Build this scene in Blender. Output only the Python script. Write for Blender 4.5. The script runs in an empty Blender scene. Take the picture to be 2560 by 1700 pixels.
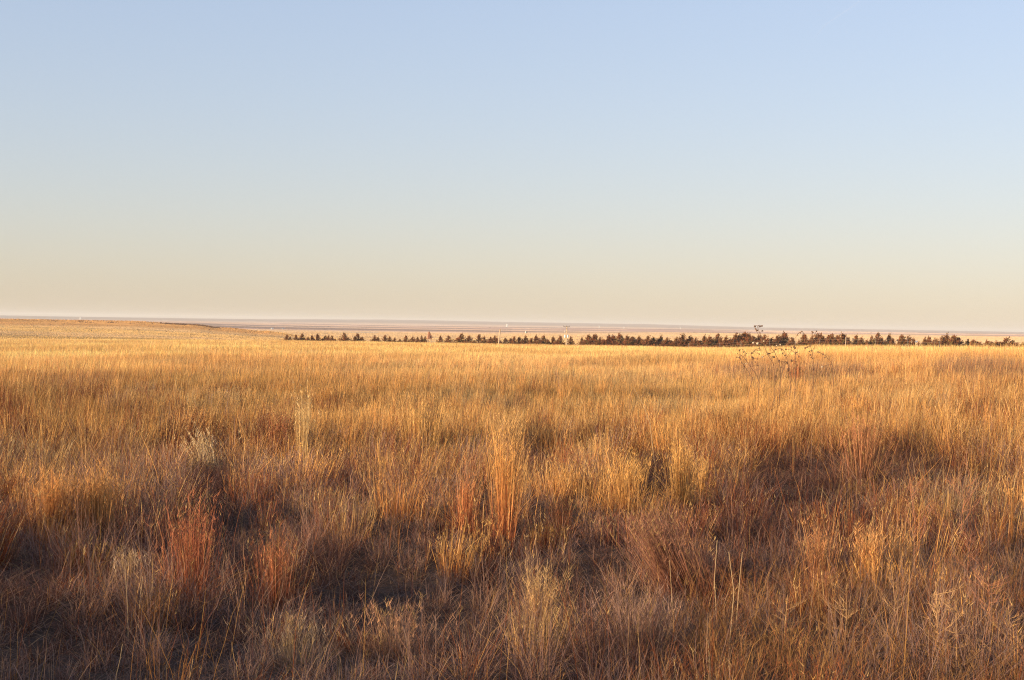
import bpy, math, random
import numpy as np
from mathutils import Matrix, Vector
random.seed(7)
rng = np.random.default_rng(11)
PI = math.pi
col = bpy.context.scene.collection
CAM_Z = 2.3
F = 3698.0                      # focal length in photo pixels (2560 wide)
PITCH = 41.5 / F; ROLL = 0.0164
SUN_AZ = math.radians(-121.0)   # clockwise from +Y : sun stands to the left and behind
SUN_EL = math.radians(10.5)
SUNV = np.array([math.sin(SUN_AZ) * math.cos(SUN_EL), math.cos(SUN_AZ) * math.cos(SUN_EL), math.sin(SUN_EL)])
camM = Matrix.Rotation(PI / 2 - PITCH, 4, 'X') @ Matrix.Rotation(ROLL, 4, 'Z')

# ------------------------------------------------------------------ noise
def _hash(ix, iy, s):
    h = (ix.astype(np.int64) * 374761393 + iy.astype(np.int64) * 668265263 + s * 974634777) & 0xffffffff
    h = ((h ^ (h >> 13)) * 1274126177) & 0xffffffff
    h = (h ^ (h >> 16)) & 0xffffff
    return h / float(0xffffff)
def vnoise(x, y, s=0):
    ix = np.floor(x); iy = np.floor(y); fx = x - ix; fy = y - iy
    fx = fx * fx * (3 - 2 * fx); fy = fy * fy * (3 - 2 * fy)
    a = _hash(ix, iy, s); b = _hash(ix + 1, iy, s); c = _hash(ix, iy + 1, s); d = _hash(ix + 1, iy + 1, s)
    return (a * (1 - fx) + b * fx) * (1 - fy) + (c * (1 - fx) + d * fx) * fy
def fbm(x, y, s=0, o=4):
    t = 0; a = .5; n = 0
    for k in range(o):
        t = t + a * vnoise(x * 2 ** k + 17.3 * k, y * 2 ** k - 9.1 * k, s + k); n += a; a *= .5
    return t / n
def sstep(a, b, x):
    t = np.clip((x - a) / (b - a), 0, 1); return t * t * (3 - 2 * t)

# ------------------------------------------------------------------ terrain
U = np.array([-6000, -1500, 0, 320, 480, 560, 650, 800, 1000, 1280, 1600, 1800, 1920, 2055, 2191, 2400, 2560, 3600, 9000], float)
CREST = np.array([57, 57, 55, 52, 50.5, 50, 49, 49, 49, 49.5, 49, 49, 45, 37, 33.5, 29, 27, 24, 22], float)
DC = np.array([380, 380, 380, 380, 380, 380, 380, 375, 370, 350, 270, 200, 175, 150, 140, 125, 120, 110, 110], float)
HILL = np.array([.6, .6, .35, .3, -1.1, -3.0, -4.6, -8.5, -11.5, -12, -12, -12, -12, -12, -12, -11.5, -11, -10, -10], float)
L2 = np.array([9, 9, 9, 9, 8.5, 9, 10.5, 10, 9.5, 8, 6.4, 6.5, 7, 6.5, 5.5, 4.5, 4, 4, 4], float)
RID = np.array([0, 0, 0, 0, .2, .5, 1, 3.5, 5.5, 4.8, 4.4, 2.2, 1, 1, 1.5, 1, .5, 0, 0], float)
LD = np.linspace(math.log(1.0), math.log(60000.0), 700)
DD = np.exp(LD)
prof = np.zeros((len(U), len(DD)))
for i in range(len(U)):
    dc = DC[i]; zc = CAM_Z - CREST[i] / F * dc - .72
    hl = HILL[i]; left = np.clip((900 - U[i]) / 500, 0, 1)
    nd = [0, 12, 20, dc, 445, 600, 900, 1150, 1700, 3000, 6000, 9000, 15000, 19000, 70000]
    nz = [0, 0, -.04, zc, -4.6 - .6 * left, -7.2 * (1 - left) - 4.6 * left, hl, min(-8 * left - 12.5 * (1 - left), hl - 2), -16, -20,
          CAM_Z - L2[i] / F * 6000, -22, CAM_Z + RID[i] / F * 15000, -60, -300]
    prof[i] = np.interp(DD, nd, nz)
for _ in range(6):              # round the knees along the radius
    prof[:, 1:-1] = .25 * prof[:, :-2] + .5 * prof[:, 1:-1] + .25 * prof[:, 2:]
def terrain(x, y):
    x = np.asarray(x, float); y = np.asarray(y, float)
    d = np.hypot(x, y); az = np.arctan2(x, y)
    azc = np.clip(az, -1.15, 1.15)
    u = 1280 + F * np.tan(azc)
    iu = np.clip(np.searchsorted(U, u) - 1, 0, len(U) - 2)
    fu = np.clip((u - U[iu]) / (U[iu + 1] - U[iu]), 0, 1); fu = fu * fu * (3 - 2 * fu)
    ld = np.log(np.maximum(d, 1.0)); k = (ld - LD[0]) / (LD[1] - LD[0])
    ik = np.clip(k.astype(int), 0, len(DD) - 2); fk = k - ik
    za = prof[iu, ik] * (1 - fk) + prof[iu, ik + 1] * fk
    zb = prof[iu + 1, ik] * (1 - fk) + prof[iu + 1, ik + 1] * fk
    z = za * (1 - fu) + zb * fu
    # lumpy ground
    z = z + (fbm(x / 5.5, y / 5.5, 3, 3) - .5) * .55 * sstep(3, 10, d) * (1 - sstep(60, 300, d) * .6)
    z = z + (fbm(x / 40, y / 40, 8, 3) - .5) * .9 * sstep(25, 90, d) * (1 - sstep(150, 330, d)) 
    z = z + (fbm(x / 260, y / 260, 12, 4) - .5) * 2.2 * sstep(560, 1200, d)
    z = z + (fbm(x / 1500, y / 1500, 15, 4) - .5) * 9 * sstep(2500, 6000, d) * (1 - sstep(5600, 6400, d) * .0)
    # low rise added unseen behind and left of the viewer, to shade the near grass
    e = (x * math.sin(SUN_AZ) + y * math.cos(SUN_AZ))          # metres towards the sun
    c = (x * math.cos(SUN_AZ) - y * math.sin(SUN_AZ))          # across
    rise = SHADE_RISE_H * sstep(3, 14, e) * sstep(-SHADE_RISE_W1, -SHADE_RISE_W1 + 16, c) * (1 - sstep(SHADE_RISE_W2, SHADE_RISE_W2 + 9, c)) * (.55 + .90 * fbm(c / 2.2, e / 9, 21, 3))
    inview = sstep(-.43, -.52, np.where(y > 1, x / np.maximum(y, 1), -9))   # never inside the picture
    return z + rise * np.where(y > 1, inview, 1.0)
SHADE_RISE_H = 2.75; SHADE_RISE_W1 = 40; SHADE_RISE_W2 = 14

# ------------------------------------------------------------------ helpers
def px_ray(u, v):
    r = camM @ Vector((u - 1280, 850 - v, -F)); return r
def at(u, d):
    r = px_ray(u, 787.5 + .0164 * u); h = math.hypot(r.x, r.y)
    x = r.x / h * d; y = r.y / h * d
    return Vector((x, y, float(terrain(np.array([x]), np.array([y]))[0])))
def z_at(u, v, d):
    r = px_ray(u, v); h = math.hypot(r.x, r.y); return CAM_Z + r.z / h * d
def ground_hit(u, v):
    r = px_ray(u, v); r = r / math.hypot(r.x, r.y)
    ds = np.exp(np.linspace(math.log(4), math.log(500), 900))
    zt = terrain(r.x * ds, r.y * ds); zr = CAM_Z + r.z * ds
    k = int(np.argmax(zr <= zt)) if np.any(zr <= zt) else len(ds) - 1
    return Vector((r.x * ds[k], r.y * ds[k], float(zt[k]))), ds[k]

def mesh_np(name, V, loops, sizes, C=None, mat=None, smooth=False):
    me = bpy.data.meshes.new(name)
    me.vertices.add(len(V)); me.vertices.foreach_set('co', np.ascontiguousarray(V, dtype=np.float32).ravel())
    me.loops.add(len(loops)); me.loops.foreach_set('vertex_index', np.ascontiguousarray(loops, dtype=np.int32))
    me.polygons.add(len(sizes))
    st = np.zeros(len(sizes), np.int32); st[1:] = np.cumsum(sizes)[:-1]
    me.polygons.foreach_set('loop_start', st)
    if smooth: me.polygons.foreach_set('use_smooth', np.ones(len(sizes), bool))
    me.update(calc_edges=True)
    if C is not None:
        ca = me.color_attributes.new('Col', 'FLOAT_COLOR', 'POINT')
        C4 = np.ones((len(V), 4), np.float32); C4[:, :3] = C
        ca.data.foreach_set('color', C4.ravel())
    if mat: me.materials.append(mat)
    return me
def link(name, me, parent=None, loc=None):
    o = bpy.data.objects.new(name, me); col.objects.link(o)
    if parent: o.parent = parent
    if loc is not None: o.location = loc
    return o
def tag(o, label=None, cat=None, group=None, kind=None):
    if label: o['label'] = label
    if cat: o['category'] = cat
    if group: o['group'] = group
    if kind: o['kind'] = kind
    return o
def empty(name, loc, rz=0.0):
    o = bpy.data.objects.new(name, None); col.objects.link(o); o.location = loc; o.rotation_euler = (0, 0, rz); o.empty_display_size = .3
    return o

class Blades:
    """collects tapering, bending ribbons; everything vectorised"""
    def __init__(s): s.V = []; s.L = []; s.S = []; s.C = []; s.n = 0
    def add(s, root, length, width, az, th0, kap, c0, c1, seg=3, yaw=None, tipw=0.0, curl=None, noise=0.0):
        N = len(root)
        if N == 0: return
        b = lambda a: np.broadcast_to(np.asarray(a, float), (N,))
        length, width, az, th0, kap = map(b, (length, width, az, th0, kap))
        if yaw is None: yaw = rng.uniform(0, 2 * PI, N)
        if curl is None: curl = np.zeros(N)
        cur = np.array(root, float); pts = [cur]
        a = az.copy()
        for i in range(seg):
            th = th0 + kap * ((i + .5) / seg); 
            if noise: th = th + rng.normal(0, noise, N)
            a = a + curl / seg
            st = (length / seg)[:, None] * np.stack([np.sin(th) * np.sin(a), np.sin(th) * np.cos(a), np.cos(th)], 1)
            cur = cur + st; pts.append(cur)
        wd = np.stack([np.cos(yaw), np.sin(yaw), np.zeros(N)], 1)
        vs = []; cs = []
        c0 = np.broadcast_to(c0, (N, 3)); c1 = np.broadcast_to(c1, (N, 3))
        for i in range(seg):
            t = i / seg; w = (width * (1 - t * .55) * .5)[:, None]
            cc = c0 * (1 - t) + c1 * t
            vs += [pts[i] - wd * w, pts[i] + wd * w]; cs += [cc, cc]
        vs.append(pts[seg]); cs.append(c1)
        k = 2 * seg + 1
        V = np.stack(vs, 1).reshape(-1, 3); C = np.stack(cs, 1).reshape(-1, 3)
        pat = []; sz = []
        for i in range(seg - 1):
            pat += [2 * i, 2 * i + 1, 2 * i + 3, 2 * i + 2]; sz.append(4)
        pat += [2 * seg - 2, 2 * seg - 1, 2 * seg]; sz.append(3)
        L = (np.arange(N)[:, None] * k + np.array(pat)[None, :]).ravel() + s.n
        s.V.append(V); s.C.append(C); s.L.append(L); s.S.append(np.tile(np.array(sz), N)); s.n += len(V)
        return pts
    def mesh(s, name, mat):
        return mesh_np(name, np.concatenate(s.V), np.concatenate(s.L), np.concatenate(s.S), np.concatenate(s.C), mat)

class MB:
    """boxes, tapered tubes and blobs joined in one mesh"""
    def __init__(s): s.v = []; s.f = []
    def box(s, c, h, rz=0):
        b = len(s.v); ca, sa = math.cos(rz), math.sin(rz)
        for dx in (-1, 1):
            for dy in (-1, 1):
                for dz in (-1, 1):
                    x, y = dx * h[0], dy * h[1]; s.v.append((c[0] + x * ca - y * sa, c[1] + x * sa + y * ca, c[2] + dz * h[2]))
        for q in ((0, 1, 3, 2), (4, 6, 7, 5), (0, 4, 5, 1), (2, 3, 7, 6), (0, 2, 6, 4), (1, 5, 7, 3)): s.f.append([b + i for i in q])
        return s
    def tube(s, pts, rad, n=7):
        pts = [Vector(p) for p in pts]
        if not hasattr(rad, '__len__'): rad = [rad] * len(pts)
        b = len(s.v)
        for i, p in enumerate(pts):
            t = (pts[min(i + 1, len(pts) - 1)] - pts[max(i - 1, 0)]).normalized()
            a = t.cross(Vector((0, 0, 1)) if abs(t.z) < .9 else Vector((1, 0, 0))).normalized(); c = t.cross(a)
            for k in range(n):
                q = p + (a * math.cos(2 * PI * k / n) + c * math.sin(2 * PI * k / n)) * rad[i]; s.v.append(tuple(q))
        for i in range(len(pts) - 1):
            for k in range(n):
                s.f.append([b + i * n + k, b + i * n + (k + 1) % n, b + (i + 1) * n + (k + 1) % n, b + (i + 1) * n + k])
        s.f.append([b + k for k in range(n)][::-1]); s.f.append([b + (len(pts) - 1) * n + k for k in range(n)])
        return s
    def faces(s, vs, fs):
        b = len(s.v); s.v += [tuple(v) for v in vs]; s.f += [[b + i for i in f] for f in fs]; return s
    def build(s, name, mat, parent=None, loc=None):
        me = bpy.data.meshes.new(name); me.from_pydata(s.v, [], s.f); me.update(); me.materials.append(mat)
        return link(name, me, parent, loc)

# ------------------------------------------------------------------ materials
def new_mat(name):
    m = bpy.data.materials.new(name); m.use_nodes = True; nt = m.node_tree; nt.nodes.clear()
    out = nt.nodes.new('ShaderNodeOutputMaterial'); return m, nt, out
def grass_mat(name, transl=.35, gain=1.0):
    m, nt, out = new_mat(name); N = nt.nodes.new; l = nt.links.new
    at_ = N('ShaderNodeVertexColor'); at_.layer_name = 'Col'
    d = N('ShaderNodeBsdfDiffuse'); t = N('ShaderNodeBsdfTranslucent'); mx = N('ShaderNodeMixShader'); mx.inputs[0].default_value = transl
    l(at_.outputs[0], d.inputs[0]); l(at_.outputs[0], t.inputs[0])
    l(d.outputs[0], mx.inputs[1]); l(t.outputs[0], mx.inputs[2]); l(mx.outputs[0], out.inputs[0])
    return m
def plain_mat(name, c1, c2, scale=4.0, rough=.8, metal=0.0, stretch=(1, 1, 1)):
    m, nt, out = new_mat(name); N = nt.nodes.new; l = nt.links.new
    tc = N('ShaderNodeTexCoord'); mp = N('ShaderNodeMapping'); mp.inputs['Scale'].default_value = stretch
    nz = N('ShaderNodeTexNoise'); nz.inputs['Scale'].default_value = scale; nz.inputs['Detail'].default_value = 6
    cr = N('ShaderNodeValToRGB'); cr.color_ramp.elements[0].color = (*c1, 1); cr.color_ramp.elements[1].color = (*c2, 1)
    cr.color_ramp.elements[0].position = .3; cr.color_ramp.elements[1].position = .7
    p = N('ShaderNodeBsdfPrincipled'); p.inputs['Roughness'].default_value = rough; p.inputs['Metallic'].default_value = metal
    l(tc.outputs['Object'], mp.inputs[0]); l(mp.outputs[0], nz.inputs[0]); l(nz.outputs[0], cr.inputs[0]); l(cr.outputs[0], p.inputs[0]); l(p.outputs[0], out.inputs[0])
    return m
M_grass = grass_mat('dry_grass', .22)
M_cedar = grass_mat('cedar_foliage', .12)
M_bark = plain_mat('cedar_bark', (.10, .06, .035), (.2, .12, .07), 9, stretch=(3, 3, .6))
M_wood = plain_mat('weathered_pole_wood', (.40, .28, .19), (.56, .42, .29), 8, stretch=(4, 4, .5))
M_oldwood = plain_mat('old_stained_boards', (.30, .13, .07), (.44, .21, .12), 6, stretch=(1, 5, .4))
M_darkwood = plain_mat('dark_roof_boards', (.05, .035, .03), (.10, .06, .045), 5)
M_steel = plain_mat('dark_weathered_steel', (.10, .085, .08), (.17, .14, .12), 10, .6, .3)
M_can = plain_mat('pale_painted_metal', (.72, .72, .66), (.80, .79, .72), 3, .45)
M_white = plain_mat('white_farm_paint', (.70, .69, .66), (.80, .79, .76), .4, .6)
M_grey = plain_mat('grey_sheet_metal', (.28, .28, .28), (.38, .37, .36), .5, .5)
M_stalk = plain_mat('dead_stalk', (.11, .055, .03), (.19, .10, .055), 12)
M_head = plain_mat('seed_head', (.08, .04, .025), (.17, .09, .05), 40)
M_palehead = plain_mat('pale_dry_calyx', (.55, .42, .28), (.75, .62, .45), 40)

# ground
m, nt, out = new_mat('prairie_ground'); M_ground = m; N = nt.nodes.new; l = nt.links.new
vc = N('ShaderNodeVertexColor'); vc.layer_name = 'Col'
g = N('ShaderNodeNewGeometry'); mp = N('ShaderNodeMapping'); mp.inputs['Scale'].default_value = (1 / 60, 1 / 60, 1 / 60)
n1 = N('ShaderNodeTexNoise'); n1.inputs['Scale'].default_value = 1; n1.inputs['Detail'].default_value = 10; n1.inputs['Roughness'].default_value = .62
mr = N('ShaderNodeMapRange'); mr.inputs[1].default_value = .3; mr.inputs[2].default_value = .7; mr.inputs[3].default_value = .62; mr.inputs[4].default_value = 1.3
mx = N('ShaderNodeMix'); mx.data_type = 'RGBA'; mx.blend_type = 'MULTIPLY'; mx.inputs[0].default_value = 1
l(g.outputs['Position'], mp.inputs[0]); l(mp.outputs[0], n1.inputs[0]); l(n1.outputs[0], mr.inputs[0])
l(vc.outputs[0], mx.inputs[6]); l(mr.outputs[0], mx.inputs[7])
p = N('ShaderNodeBsdfDiffuse'); p.inputs['Roughness'].default_value = 1.0
l(mx.outputs[2], p.inputs[0]); l(p.outputs[0], out.inputs[0])

# ------------------------------------------------------------------ ground sheet
def far_color(x, y):
    """colour of the land beyond the near field: pasture, stubble and ploughed strips"""
    d = np.hypot(x, y); az = np.arctan2(x, y); u = 1280 + F * np.tan(np.clip(az, -1.2, 1.2))
    n = len(x)
    tan = np.array([.58, .38, .19]); gold = np.array([.66, .42, .17]); orange = np.array([.52, .27, .10])
    mauve = np.array([.27, .165, .14]); pink = np.array([.46, .31, .22]); dark = np.array([.22, .13, .11])
    C = np.tile(tan, (n, 1))
    a = fbm(x / 220, y / 90, 31, 3)[:, None]
    C = C * (1 - sstep(.45, .62, a)) + gold * sstep(.45, .62, a)
    # crest of the left hill is a redder sward
    hl = (sstep(700, 780, d) * (1 - sstep(1000, 1100, d)) * (1 - sstep(640, 800, u)))[:, None]
    C = C * (1 - hl * .8) + orange * hl * .8
    # plains farther out: strips of stubble and bare soil
    f = fbm(x / 6000 + y / 9000, y / 1300, 41, 2) + .25 * (vnoise(np.floor(x / 900) + .5, np.floor(y / 700) + .5, 5) - .5)
    f2 = vnoise(x / 1500 + y / 5000, y / 600, 44)
    F1 = np.where((f > .53)[:, None], pink * 1.1, np.where((f < .45)[:, None], mauve * .62, mauve * 1.15))
    F1 = np.where((f2 > .78)[:, None], pink * 1.08, F1)
    k0 = np.interp(u, [1200, 2000], [2700, 4300]); k = sstep(k0, k0 + 900, d)[:, None]
    C = C * (1 - k) + F1 * k
    bl = np.abs(vnoise(x / 700, y / 45, 51) - .5)[:, None]        # fine dark drainage lines on the pasture
    C = C * (1 - .35 * (1 - sstep(0, .035, bl)) * (1 - k))
    k2 = sstep(9000, 11500, d)[:, None]
    C = C * (1 - k2) + (mauve * .55) * k2
    return C
az_f = np.linspace(-.56, .56, 520); az_b = np.linspace(.56, 2 * PI - .56, 110)[1:-1]
AZ = np.concatenate([az_f, az_b]); RR = np.concatenate([[0.5, 2, 4], np.exp(np.linspace(math.log(5.5), math.log(60000), 620))])
AA, R2 = np.meshgrid(AZ, RR, indexing='ij')
X = (R2 * np.sin(AA)).ravel(); Y = (R2 * np.cos(AA)).ravel(); Z = terrain(X, Y)
d_ = np.hypot(X, Y)
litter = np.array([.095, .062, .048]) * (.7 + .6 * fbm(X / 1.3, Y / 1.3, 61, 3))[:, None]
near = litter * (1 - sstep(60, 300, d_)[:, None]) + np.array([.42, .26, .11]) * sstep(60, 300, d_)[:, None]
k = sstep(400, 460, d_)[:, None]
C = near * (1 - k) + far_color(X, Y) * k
na, nr = len(AZ), len(RR)
ia, ir = np.meshgrid(np.arange(na), np.arange(nr - 1), indexing='ij'); ja = (ia + 1) % na
Q = np.stack([ia * nr + ir, ia * nr + ir + 1, ja * nr + ir + 1, ja * nr + ir], -1).reshape(-1, 4)
zc0 = float(terrain(np.array([0.0]), np.array([.5]))[0])
V = np.stack([X, Y, Z], 1); V = np.vstack([V, [[0, 0, zc0]]]); C = np.vstack([C, C[:1]])
cap = np.stack([np.full(na, len(V) - 1), np.arange(na) * nr, ((np.arange(na) + 1) % na) * nr], 1)
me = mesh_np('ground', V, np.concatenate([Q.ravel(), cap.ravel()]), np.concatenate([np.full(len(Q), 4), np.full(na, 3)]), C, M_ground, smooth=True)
tag(link('ground', me), kind='structure')

# ------------------------------------------------------------------ grass
GOLD = np.array([.74, .42, .135]); STRAW = np.array([.70, .45, .19]); ORNG = np.array([.55, .27, .09])
RUST = np.array([.34, .115, .05]); MAUV = np.array([.33, .22, .185]); DARKR = np.array([.20, .085, .055]); OLIVE = np.array([.40, .27, .13])
PALE = np.array([.74, .58, .36])
PATCH = [(1500, 962, 280, 26, .6, 'o'), (1980, 942, 270, 26, .75, 'd'), (2450, 935, 150, 36, .8, 'd'), (200, 972, 130, 22, .55, 'd'), (640, 938, 160, 14, .35, 'o'), (190, 925, 70, 7, .7, 'o'), (430, 914, 70, 6, .7, 'o'),  # darker swale grass, with the slope's shade painted into its colour
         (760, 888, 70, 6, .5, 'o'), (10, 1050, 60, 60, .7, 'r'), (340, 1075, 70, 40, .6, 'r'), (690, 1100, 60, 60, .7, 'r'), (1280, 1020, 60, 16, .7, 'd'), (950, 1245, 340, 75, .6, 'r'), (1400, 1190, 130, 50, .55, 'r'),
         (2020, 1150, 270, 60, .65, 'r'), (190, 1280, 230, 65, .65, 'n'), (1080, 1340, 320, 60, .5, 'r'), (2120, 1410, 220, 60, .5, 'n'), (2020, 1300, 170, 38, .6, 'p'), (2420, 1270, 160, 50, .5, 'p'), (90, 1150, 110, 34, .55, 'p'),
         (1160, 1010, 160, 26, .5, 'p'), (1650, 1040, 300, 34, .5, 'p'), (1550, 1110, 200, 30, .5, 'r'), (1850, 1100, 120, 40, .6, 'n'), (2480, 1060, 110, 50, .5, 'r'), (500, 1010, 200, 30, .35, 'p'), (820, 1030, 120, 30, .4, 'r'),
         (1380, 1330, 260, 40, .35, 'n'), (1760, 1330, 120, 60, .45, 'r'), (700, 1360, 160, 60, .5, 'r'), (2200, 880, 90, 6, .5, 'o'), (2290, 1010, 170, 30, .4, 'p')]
PCOL = {'o': (.37, .26, .13), 'd': (.27, .17, .11), 'r': (.31, .12, .06), 'n': (.50, .23, .08), 'p': (.58, .43, .22)}  # o and d also carry the painted shade of the swale
def species_and_shade(x, y, N):
    """colour per blade: grass mix by patch and distance, with shade and light painted in"""
    d = np.hypot(x, y); u = 1280 + F * x / np.maximum(y, .5); v = 787.5 + .0164 * u + F * (CAM_Z - terrain(x, y)) / d
    s1 = fbm(x / 3.2, y / 4.5, 71, 3); s2 = fbm(x / 9 + 40, y / 16, 72, 3); s3 = fbm(x / 1.6, y / 2.2, 73, 2)
    wild = 1 - sstep(12, 34, d); nr_ = 1 - sstep(40, 130, d)
    r = rng.random(N)
    p_r = np.clip(.08 + .10 * (1 - sstep(24, 46, d)) + .46 * wild * sstep(.40, .62, s1) + .30 * nr_ * sstep(.48, .66, s2) + .10 * wild, 0, .9)
    p_m = np.clip(.04 + .30 * wild + .35 * wild * sstep(.52, .36, s1) + .10 * sstep(.5, .7, s3) * nr_, 0, .85)
    C = np.where((r < p_r)[:, None], RUST * 1.0, np.where((r < p_r + p_m * (1 - p_r))[:, None], MAUV, np.where((rng.random(N) < .45)[:, None], GOLD, STRAW)))
    o = (.30 * sstep(.5, .68, fbm(x / 30, y / 34, 75, 3)) + .35 * sstep(.56, .70, fbm(x / 7, y / 13, 77, 3)))[:, None] * sstep(30, 60, d)[:, None]
    C = C * (1 - o) + OLIVE * o
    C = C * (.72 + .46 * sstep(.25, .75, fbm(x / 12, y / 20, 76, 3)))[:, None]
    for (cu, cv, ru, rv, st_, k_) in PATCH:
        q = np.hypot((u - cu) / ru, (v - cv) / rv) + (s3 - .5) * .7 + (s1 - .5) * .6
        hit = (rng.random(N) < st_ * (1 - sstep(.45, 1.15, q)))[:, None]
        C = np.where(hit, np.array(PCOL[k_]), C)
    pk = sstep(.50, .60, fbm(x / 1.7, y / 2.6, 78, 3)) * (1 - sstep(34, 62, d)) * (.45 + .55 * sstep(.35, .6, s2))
    C = np.where((rng.random(N) < .8 * pk)[:, None], np.array([.165, .065, .042]) * rng.uniform(.7, 1.5, (N, 1)), C)  # dark russet blades painted in as shadow pockets
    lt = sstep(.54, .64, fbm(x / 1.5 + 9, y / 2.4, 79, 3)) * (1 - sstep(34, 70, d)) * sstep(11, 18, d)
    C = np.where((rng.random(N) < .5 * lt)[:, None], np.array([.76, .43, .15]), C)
    og = (rng.random(N) < .10)[:, None]; C = np.where(og, ORNG, C)
    j = rng.normal(1, .26, (N, 1)); C = C * np.clip(j, .4, 1.7)
    C = C * (.72 + .56 * sstep(26, 130, d))[:, None]  # near blades darkened, far ones brightened: lit far field painted in
    return np.clip(C, .02, .84), wild, s1, s3
def scatter(y0, y1, dens, ml, mr_):
    """uniform points in a widening strip ahead of the viewer"""
    W = lambda y: .37 * y
    A = .37 * (y1 * y1 - y0 * y0) + (ml + mr_) * (y1 - y0); n = int(A * dens)
    m = int(n * 1.1) + 10
    wmax = 2 * W(y1) + ml + mr_
    ys = []; xs = []; got = 0
    while got < n:
        y = rng.uniform(y0, y1, n * 2); x = rng.uniform(-W(y1) - ml, W(y1) + mr_, n * 2)
        ok = (x > -W(y) - ml) & (x < W(y) + mr_)
        xs.append(x[ok]); ys.append(y[ok]); got += ok.sum()
    return np.concatenate(xs)[:n], np.concatenate(ys)[:n]
def hfield(x, y):
    """height multiplier: tussocks and hollows"""
    a = fbm(x / 1.1, y / 1.5, 81, 3); b = fbm(x / 3.8, y / 4.6, 82, 2)
    return .45 + 1.15 * sstep(.28, .72, .55 * a + .45 * b)
WIND = 1.25   # azimuth (from +Y clockwise) towards which stems lean, downwind = right
def clumped(x, y, cell, pull, s):
    """draw roots together towards jittered clump centres"""
    cx = np.floor(x / cell); cy = np.floor(y / cell)
    px = (cx + .15 + .7 * _hash(cx, cy, s)) * cell; py = (cy + .15 + .7 * _hash(cx, cy, s + 5)) * cell
    return x + (px - x) * pull, y + (py - y) * pull, _hash(cx, cy, s + 9), np.arctan2(x - px, y - py)

fore = Blades(); mid = Blades(); far = Blades()
# --- where the land lies bare of tall grass (hollows) and where it stands thick, in photo pixels of the root
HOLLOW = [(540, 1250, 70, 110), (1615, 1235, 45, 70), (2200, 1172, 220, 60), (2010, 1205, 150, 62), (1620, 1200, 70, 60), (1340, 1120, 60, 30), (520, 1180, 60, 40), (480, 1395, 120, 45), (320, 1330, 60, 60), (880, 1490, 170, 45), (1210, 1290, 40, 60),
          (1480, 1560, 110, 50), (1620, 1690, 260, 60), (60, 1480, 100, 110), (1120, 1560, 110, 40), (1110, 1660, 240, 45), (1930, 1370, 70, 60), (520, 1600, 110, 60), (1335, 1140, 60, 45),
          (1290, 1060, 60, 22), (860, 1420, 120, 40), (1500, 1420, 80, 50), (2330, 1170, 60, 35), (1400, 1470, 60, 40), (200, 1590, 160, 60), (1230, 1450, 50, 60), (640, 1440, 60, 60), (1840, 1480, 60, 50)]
def project(x, y, z):
    d = np.hypot(x, y); u = 1280 + F * x / np.maximum(y, .5); return u, 787.5 + .0164 * u + F * (CAM_Z - z) / d
SHORT = [(2090, 1275, 310, 62), (1820, 1420, 170, 70), (430, 1210, 60, 40), (1000, 1590, 260, 60), (1480, 1500, 120, 60), (1700, 1290, 90, 50), (560, 1330, 80, 40), (120, 1500, 150, 70), (1340, 1200, 60, 40), (800, 1560, 120, 50)]
def lowered(x, y, z):
    """height factor: short grass patches"""
    u, v = project(x, y, z); a = np.zeros(len(x))
    for (cu, cv, ru, rv) in SHORT: a = np.maximum(a, 1 - sstep(.6, 1.2, np.hypot((u - cu) / ru, (v - cv) / rv)))
    return 1 - .5 * a
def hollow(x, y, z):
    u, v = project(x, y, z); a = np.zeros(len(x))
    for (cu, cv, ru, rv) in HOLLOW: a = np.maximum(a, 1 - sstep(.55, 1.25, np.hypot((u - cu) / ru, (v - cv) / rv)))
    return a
# --- near strip: a low tangle of fine drooping leaves
def leaves(y0, y1, dens, w, B, seg):
    x, y = scatter(y0, y1, dens, 7, 2)
    x, y, hc, ra = clumped(x, y, .36, .5, 91)
    N = len(x); C, wild, s1, s3 = species_and_shade(x, y, N); z = terrain(x, y); ho = hollow(x, y, z)
    h = (.45 + 1.0 * sstep(.3, .75, fbm(x / .9, y / 1.2, 81, 3))) * (.6 + .8 * hc) * (1 - .15 * ho)
    L = h * rng.uniform(.14, .46, N) * (1 + .35 * (1 - wild))
    az = ra + rng.normal(0, .9, N)
    C = C * (.8 + .45 * hc)[:, None]
    g_ = (rng.random(N) < .78 * wild)[:, None]; C = np.where(g_, C * .34 + MAUV * .60, C)  # mauve-grey thatch tone, darkened further to paint in shade low down
    dk = (rng.random(N) < ho * .85)[:, None]; C = np.where(dk, np.array([.095, .05, .04]) * rng.uniform(.6, 1.5, (N, 1)), C)  # most hollow leaves painted dark to stand for the shade there
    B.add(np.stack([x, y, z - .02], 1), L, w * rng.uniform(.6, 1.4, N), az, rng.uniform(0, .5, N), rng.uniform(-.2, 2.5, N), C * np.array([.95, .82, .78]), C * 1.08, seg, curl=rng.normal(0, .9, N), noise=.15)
leaves(5.2, 16, 900, .0036, fore, 4)
leaves(16, 31, 560, .0052, fore, 3)
def mat_litter(y0, y1, dens, w):
    """fallen and broken stems lying on the soil"""
    x, y = scatter(y0, y1, dens, 3, 2); N = len(x); C, wild, s1, s3 = species_and_shade(x, y, N)
    C = C * .30 + MAUV * .32  # litter colour darkened to deepen the shade near the soil
    fore.add(np.stack([x, y, terrain(x, y) + rng.uniform(0, .05, N)], 1), rng.uniform(.06, .24, N), w * rng.uniform(.6, 1.8, N), rng.uniform(0, 2 * PI, N), rng.uniform(.9, 1.45, N), rng.uniform(0, .5, N), C, C * 1.1, 2)
mat_litter(5.4, 17, 620, .0055)
mat_litter(17, 31, 260, .0085)
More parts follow.
